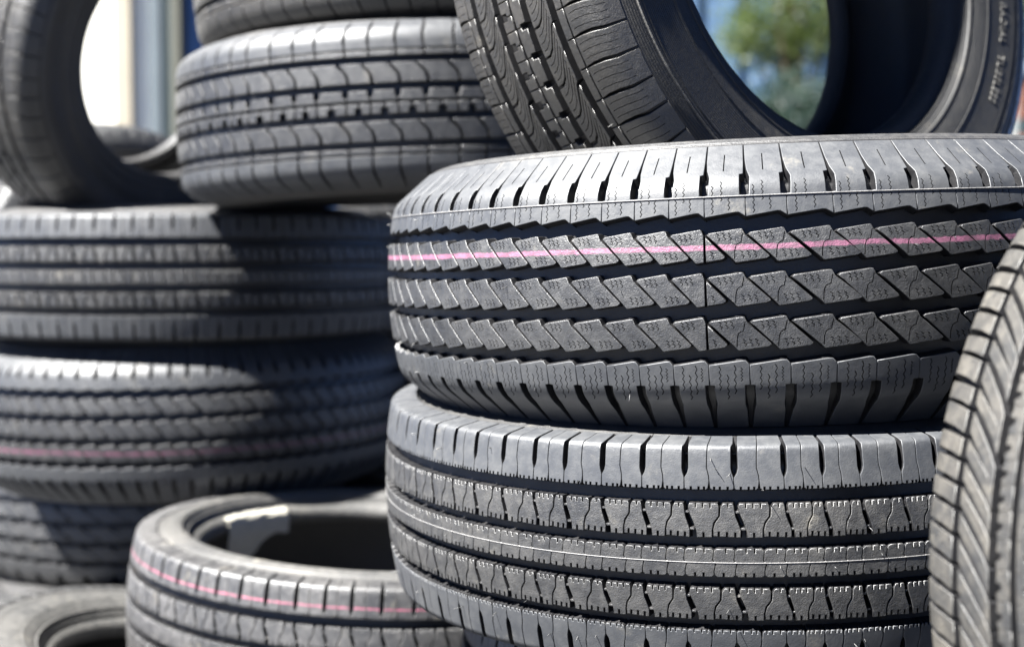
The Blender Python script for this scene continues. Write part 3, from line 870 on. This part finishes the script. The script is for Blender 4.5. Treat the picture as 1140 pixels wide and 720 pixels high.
def shop_box(name, p0, p1, y0, y1, z0, z1, mat, bevel=0.004):
    o = boxes(name, [(bx(p0, Y0)-bx(0, Y0), bx(p1, Y0)-bx(0, Y0), y0, y1, z0, z1)], mat, shop, bevel); return o
for a, b in ((-420, -180), (-160, 60), (62, 133), (152.5, 171.5)):
    shop_box('wall_panel', a, b, 0.0, 0.10, 0, 4.2, W_white)
shop_box('pilaster', 133.4, 152.1, -0.045, 0.10, 0, 4.2, W_beige)
shop_box('pilaster', -179.5, -160.5, -0.045, 0.10, 0, 4.2, W_beige)
shop_box('post', 172, 184.5, -0.03, 0.10, 0, 4.2, W_steel)
shop_box('post', 185, 194.6, -0.02, 0.10, 0, 4.2, W_teal)
shop_box('post', 195, 206, -0.035, 0.10, 0, 4.2, W_olive)
for a, b in ((206.5, 330), (341, 460)):
    f = shop_box('window', a, b, 0.05, 0.10, 0.25, 3.6, W_glass, 0)
shop_box('post', 330.5, 340.5, -0.02, 0.10, 0, 4.2, W_teal)
shop_box('post', 460.5, 475, -0.02, 0.10, 0, 4.2, W_olive)
shop_box('sill', 206.5, 330, -0.02, 0.10, 0, 0.245, W_olive); shop_box('sill', 341, 460, -0.02, 0.10, 0, 0.245, W_olive)
shop_box('lintel', 206.5, 330, -0.01, 0.10, 3.605, 4.2, W_olive); shop_box('lintel', 341, 460, -0.01, 0.10, 3.605, 4.2, W_olive)
shop_box('roof', -430, 482, -0.25, 5.0, 4.205, 4.42, W_steel)
shop_box('back_wall', -420, 475, 0.106, 5.0, 0, 4.2, W_white)

W_blue = plain('faded_blue_cladding', (0.070, 0.125, 0.205), 0.6, 0.3, 0.10, 0.5)
Y1 = 17.0
shed = empty('blue_shed', (bx(900, Y1), Y1, 0)); tag(shed, 'faded blue clad shed far behind, seen through the hole of the tilted brownish tyre', 'building')
boxes('wall', [(-4.5, 8.0, 0.06, 6.0, 0, 5.6)], W_blue, shed)
boxes('cladding_rib', [(-4.5+0.5*i, -4.38+0.5*i, 0.0, 0.058, 0.1, 5.55) for i in range(25)], W_blue, shed)['kind'] = 'stuff'
boxes('roof', [(-4.7, 8.2, -0.3, 6.2, 5.605, 5.75)], W_steel, shed)

def leaf_mat(name, a, b):
    m, nt, p = new_mat(name)
    info = nd(nt, 'ShaderNodeNewGeometry')
    n = noise(nt, info.outputs['Position'], 6, 4)
    nt.links.new(mix(nt, ramp(nt, n, 0.35, 0.65), a, b), p.inputs['Base Color'])
    p.inputs['Roughness'].default_value = 0.55
    tr = nd(nt, 'ShaderNodeBsdfTranslucent'); tr.inputs[0].default_value = (b[0]*1.2, b[1]*1.3, b[2]*0.6, 1)
    ms = nd(nt, 'ShaderNodeMixShader'); ms.inputs[0].default_value = 0.3
    nt.links.new(p.outputs[0], ms.inputs[1]); nt.links.new(tr.outputs[0], ms.inputs[2])
    nt.links.new(ms.outputs[0], nt.nodes['Material Output'].inputs[0])
    return m
M_leaf = leaf_mat('leaf_green', (0.034, 0.056, 0.011), (0.07, 0.098, 0.018))
M_leafd = leaf_mat('leaf_dark', (0.010, 0.024, 0.022), (0.022, 0.044, 0.034))
M_bark = plain('bark', (0.11, 0.085, 0.06), 0.9, 0.2, 0.3, 30, 0.6)

def leaves(name, clumps, n, size, mat, parent):
    """airy crown: leaf faces thin out gradually away from each clump centre"""
    Vs, Fs = [], []
    for q in range(n):
        c, r = clumps[q % len(clumps)]
        p = np.array(c) + np.clip(rng.normal(size=3), -1.9, 1.9)*0.62*np.array(r)
        a = rng.normal(size=3); a /= np.linalg.norm(a); b = np.cross(a, rng.normal(size=3)); b /= np.linalg.norm(b)
        L = size*rng.uniform(0.6, 1.3); o = len(Vs)
        Vs += [p-a*L/2, p+b*L*0.28, p+a*L/2, p-b*L*0.28]; Fs.append((o, o+1, o+2, o+3))
    ob = link(name, mesh_np(name, Vs, Fs, smooth=False), mat, parent); ob['kind'] = 'stuff'
    return ob

def limb(V, F, p0, p1, r0, r1, k=7):
    p0, p1 = np.array(p0, float), np.array(p1, float); d = p1-p0; d /= np.linalg.norm(d)
    a = np.cross(d, [0.31, 0.9, 0.2]); a /= np.linalg.norm(a); b = np.cross(d, a); o = len(V)
    for p, r in ((p0, r0), ((p0+p1)/2 + a*r0*0.5, (r0+r1)/2), (p1, r1)):
        V += [p + r*(a*math.cos(2*PI*i/k)+b*math.sin(2*PI*i/k)) for i in range(k)]
    for s_ in range(2):
        for i in range(k):
            j = (i+1) % k; F.append((o+s_*k+i, o+s_*k+j, o+(s_+1)*k+j, o+(s_+1)*k+i))

def tree(name, base, label, clumps, h, n, size, mat, cat='tree', group=None):
    t = empty(name, base); tag(t, label, cat, group)
    V, F = [], []
    limb(V, F, (0, 0, -0.1), (0.06, 0, h*0.55), 0.05*h/3, 0.035*h/3); limb(V, F, (0.06, 0, h*0.55), (0.0, 0.05, h*0.9), 0.035*h/3, 0.012)
    for c, r in clumps: limb(V, F, (0.05, 0, h*0.5), c, 0.02*h/3, 0.006)
    link('trunk', mesh_np('trunk', V, F), M_bark, t)
    leaves('crown', clumps, n, size, mat, t)
    return t

Yt = 10.0
def cl(px, py, Y, X0, r): return ((bx(px, Y)-X0, random.uniform(-.25, .25), bz(py, Y)), (r, r, r*0.85))
X0 = bx(880, Yt)
tree('broadleaf_tree', (X0, Yt, 0), 'green leafy tree blurred behind the hole of the tilted brownish tyre', [cl(862, 30, Yt, X0, .26), cl(835, 42, Yt, X0, .2), cl(890, 8, Yt, X0, .3),
     cl(850, -20, Yt, X0, .35), cl(905, 40, Yt, X0, .22), cl(880, 62, Yt, X0, .16), cl(930, -10, Yt, X0, .4), cl(890, -70, Yt, X0, .5)], 3.2, 12000, 0.034, M_leaf)
X2 = bx(885, 9.0)
tree('dark_shrub', (X2, 9.0, 0), 'dark bluish green shrub under the leafy tree, low in the tyre hole', [cl(880, 118, 9, X2, .22), cl(862, 132, 9, X2, .2), cl(905, 130, 9, X2, .22), cl(890, 165, 9, X2, .35), cl(850, 170, 9, X2, .3), cl(930, 165, 9, X2, .35),
     cl(890, 220, 9, X2, .5)], 1.3, 10000, 0.034, M_leafd, 'shrub')
X3 = bx(1165, 9.0)
tree('bright_shrub', (X3, 9.0, 0), 'yellow green shrub above the white coping at the right edge', [cl(1150, 20, 9, X3, .3), cl(1175, 35, 9, X3, .3), cl(1160, -25, 9, X3, .4), cl(1200, 0, 9, X3, .4)], 2.4, 4000, 0.05, M_leaf, 'shrub')

# low wall piece at the right edge
M_brick = plain('red_brick', (0.11, 0.05, 0.036), 0.85, 0.2, 0.25, 12, 0.4)
Yw = 7.6
pil = empty('brick_pillar', (bx(1165, Yw), Yw, 0)); tag(pil, 'low red brick pillar with a white coping stone beyond the right edge of the tyres', 'brick pillar')
w_ = 0.165
boxes('core', [(-w_+.01, w_-.01, 0.01, 2*w_-.01, 0, bz(86, Yw))], plain('mortar', (0.16, 0.17, 0.17), 0.9, 0.2, 0.15, 20), pil)
boxes('coping', [(-w_-.02, w_+.02, -.02, 2*w_+.02, bz(86, Yw)+.002, bz(70, Yw))], plain('coping_stone', (0.16, 0.19, 0.21), 0.8, 0.3, 0.1, 20), pil, 0.008)
zz = 0.02; brick = None
while zz + 0.065 < bz(86, Yw):
    off = 0.0 if int(zz/0.075) % 2 == 0 else 0.08
    for i in range(2):
        xa = -w_ + i*w_ + 0.004
        o = boxes('brick', [(xa, xa+w_-0.008, -0.002-0.002*((i+int(zz*100)) % 2), 0.06, zz, zz+0.065)], M_brick if int(zz/0.075) % 5 else W_teal, pil, 0.003)
    zz += 0.075
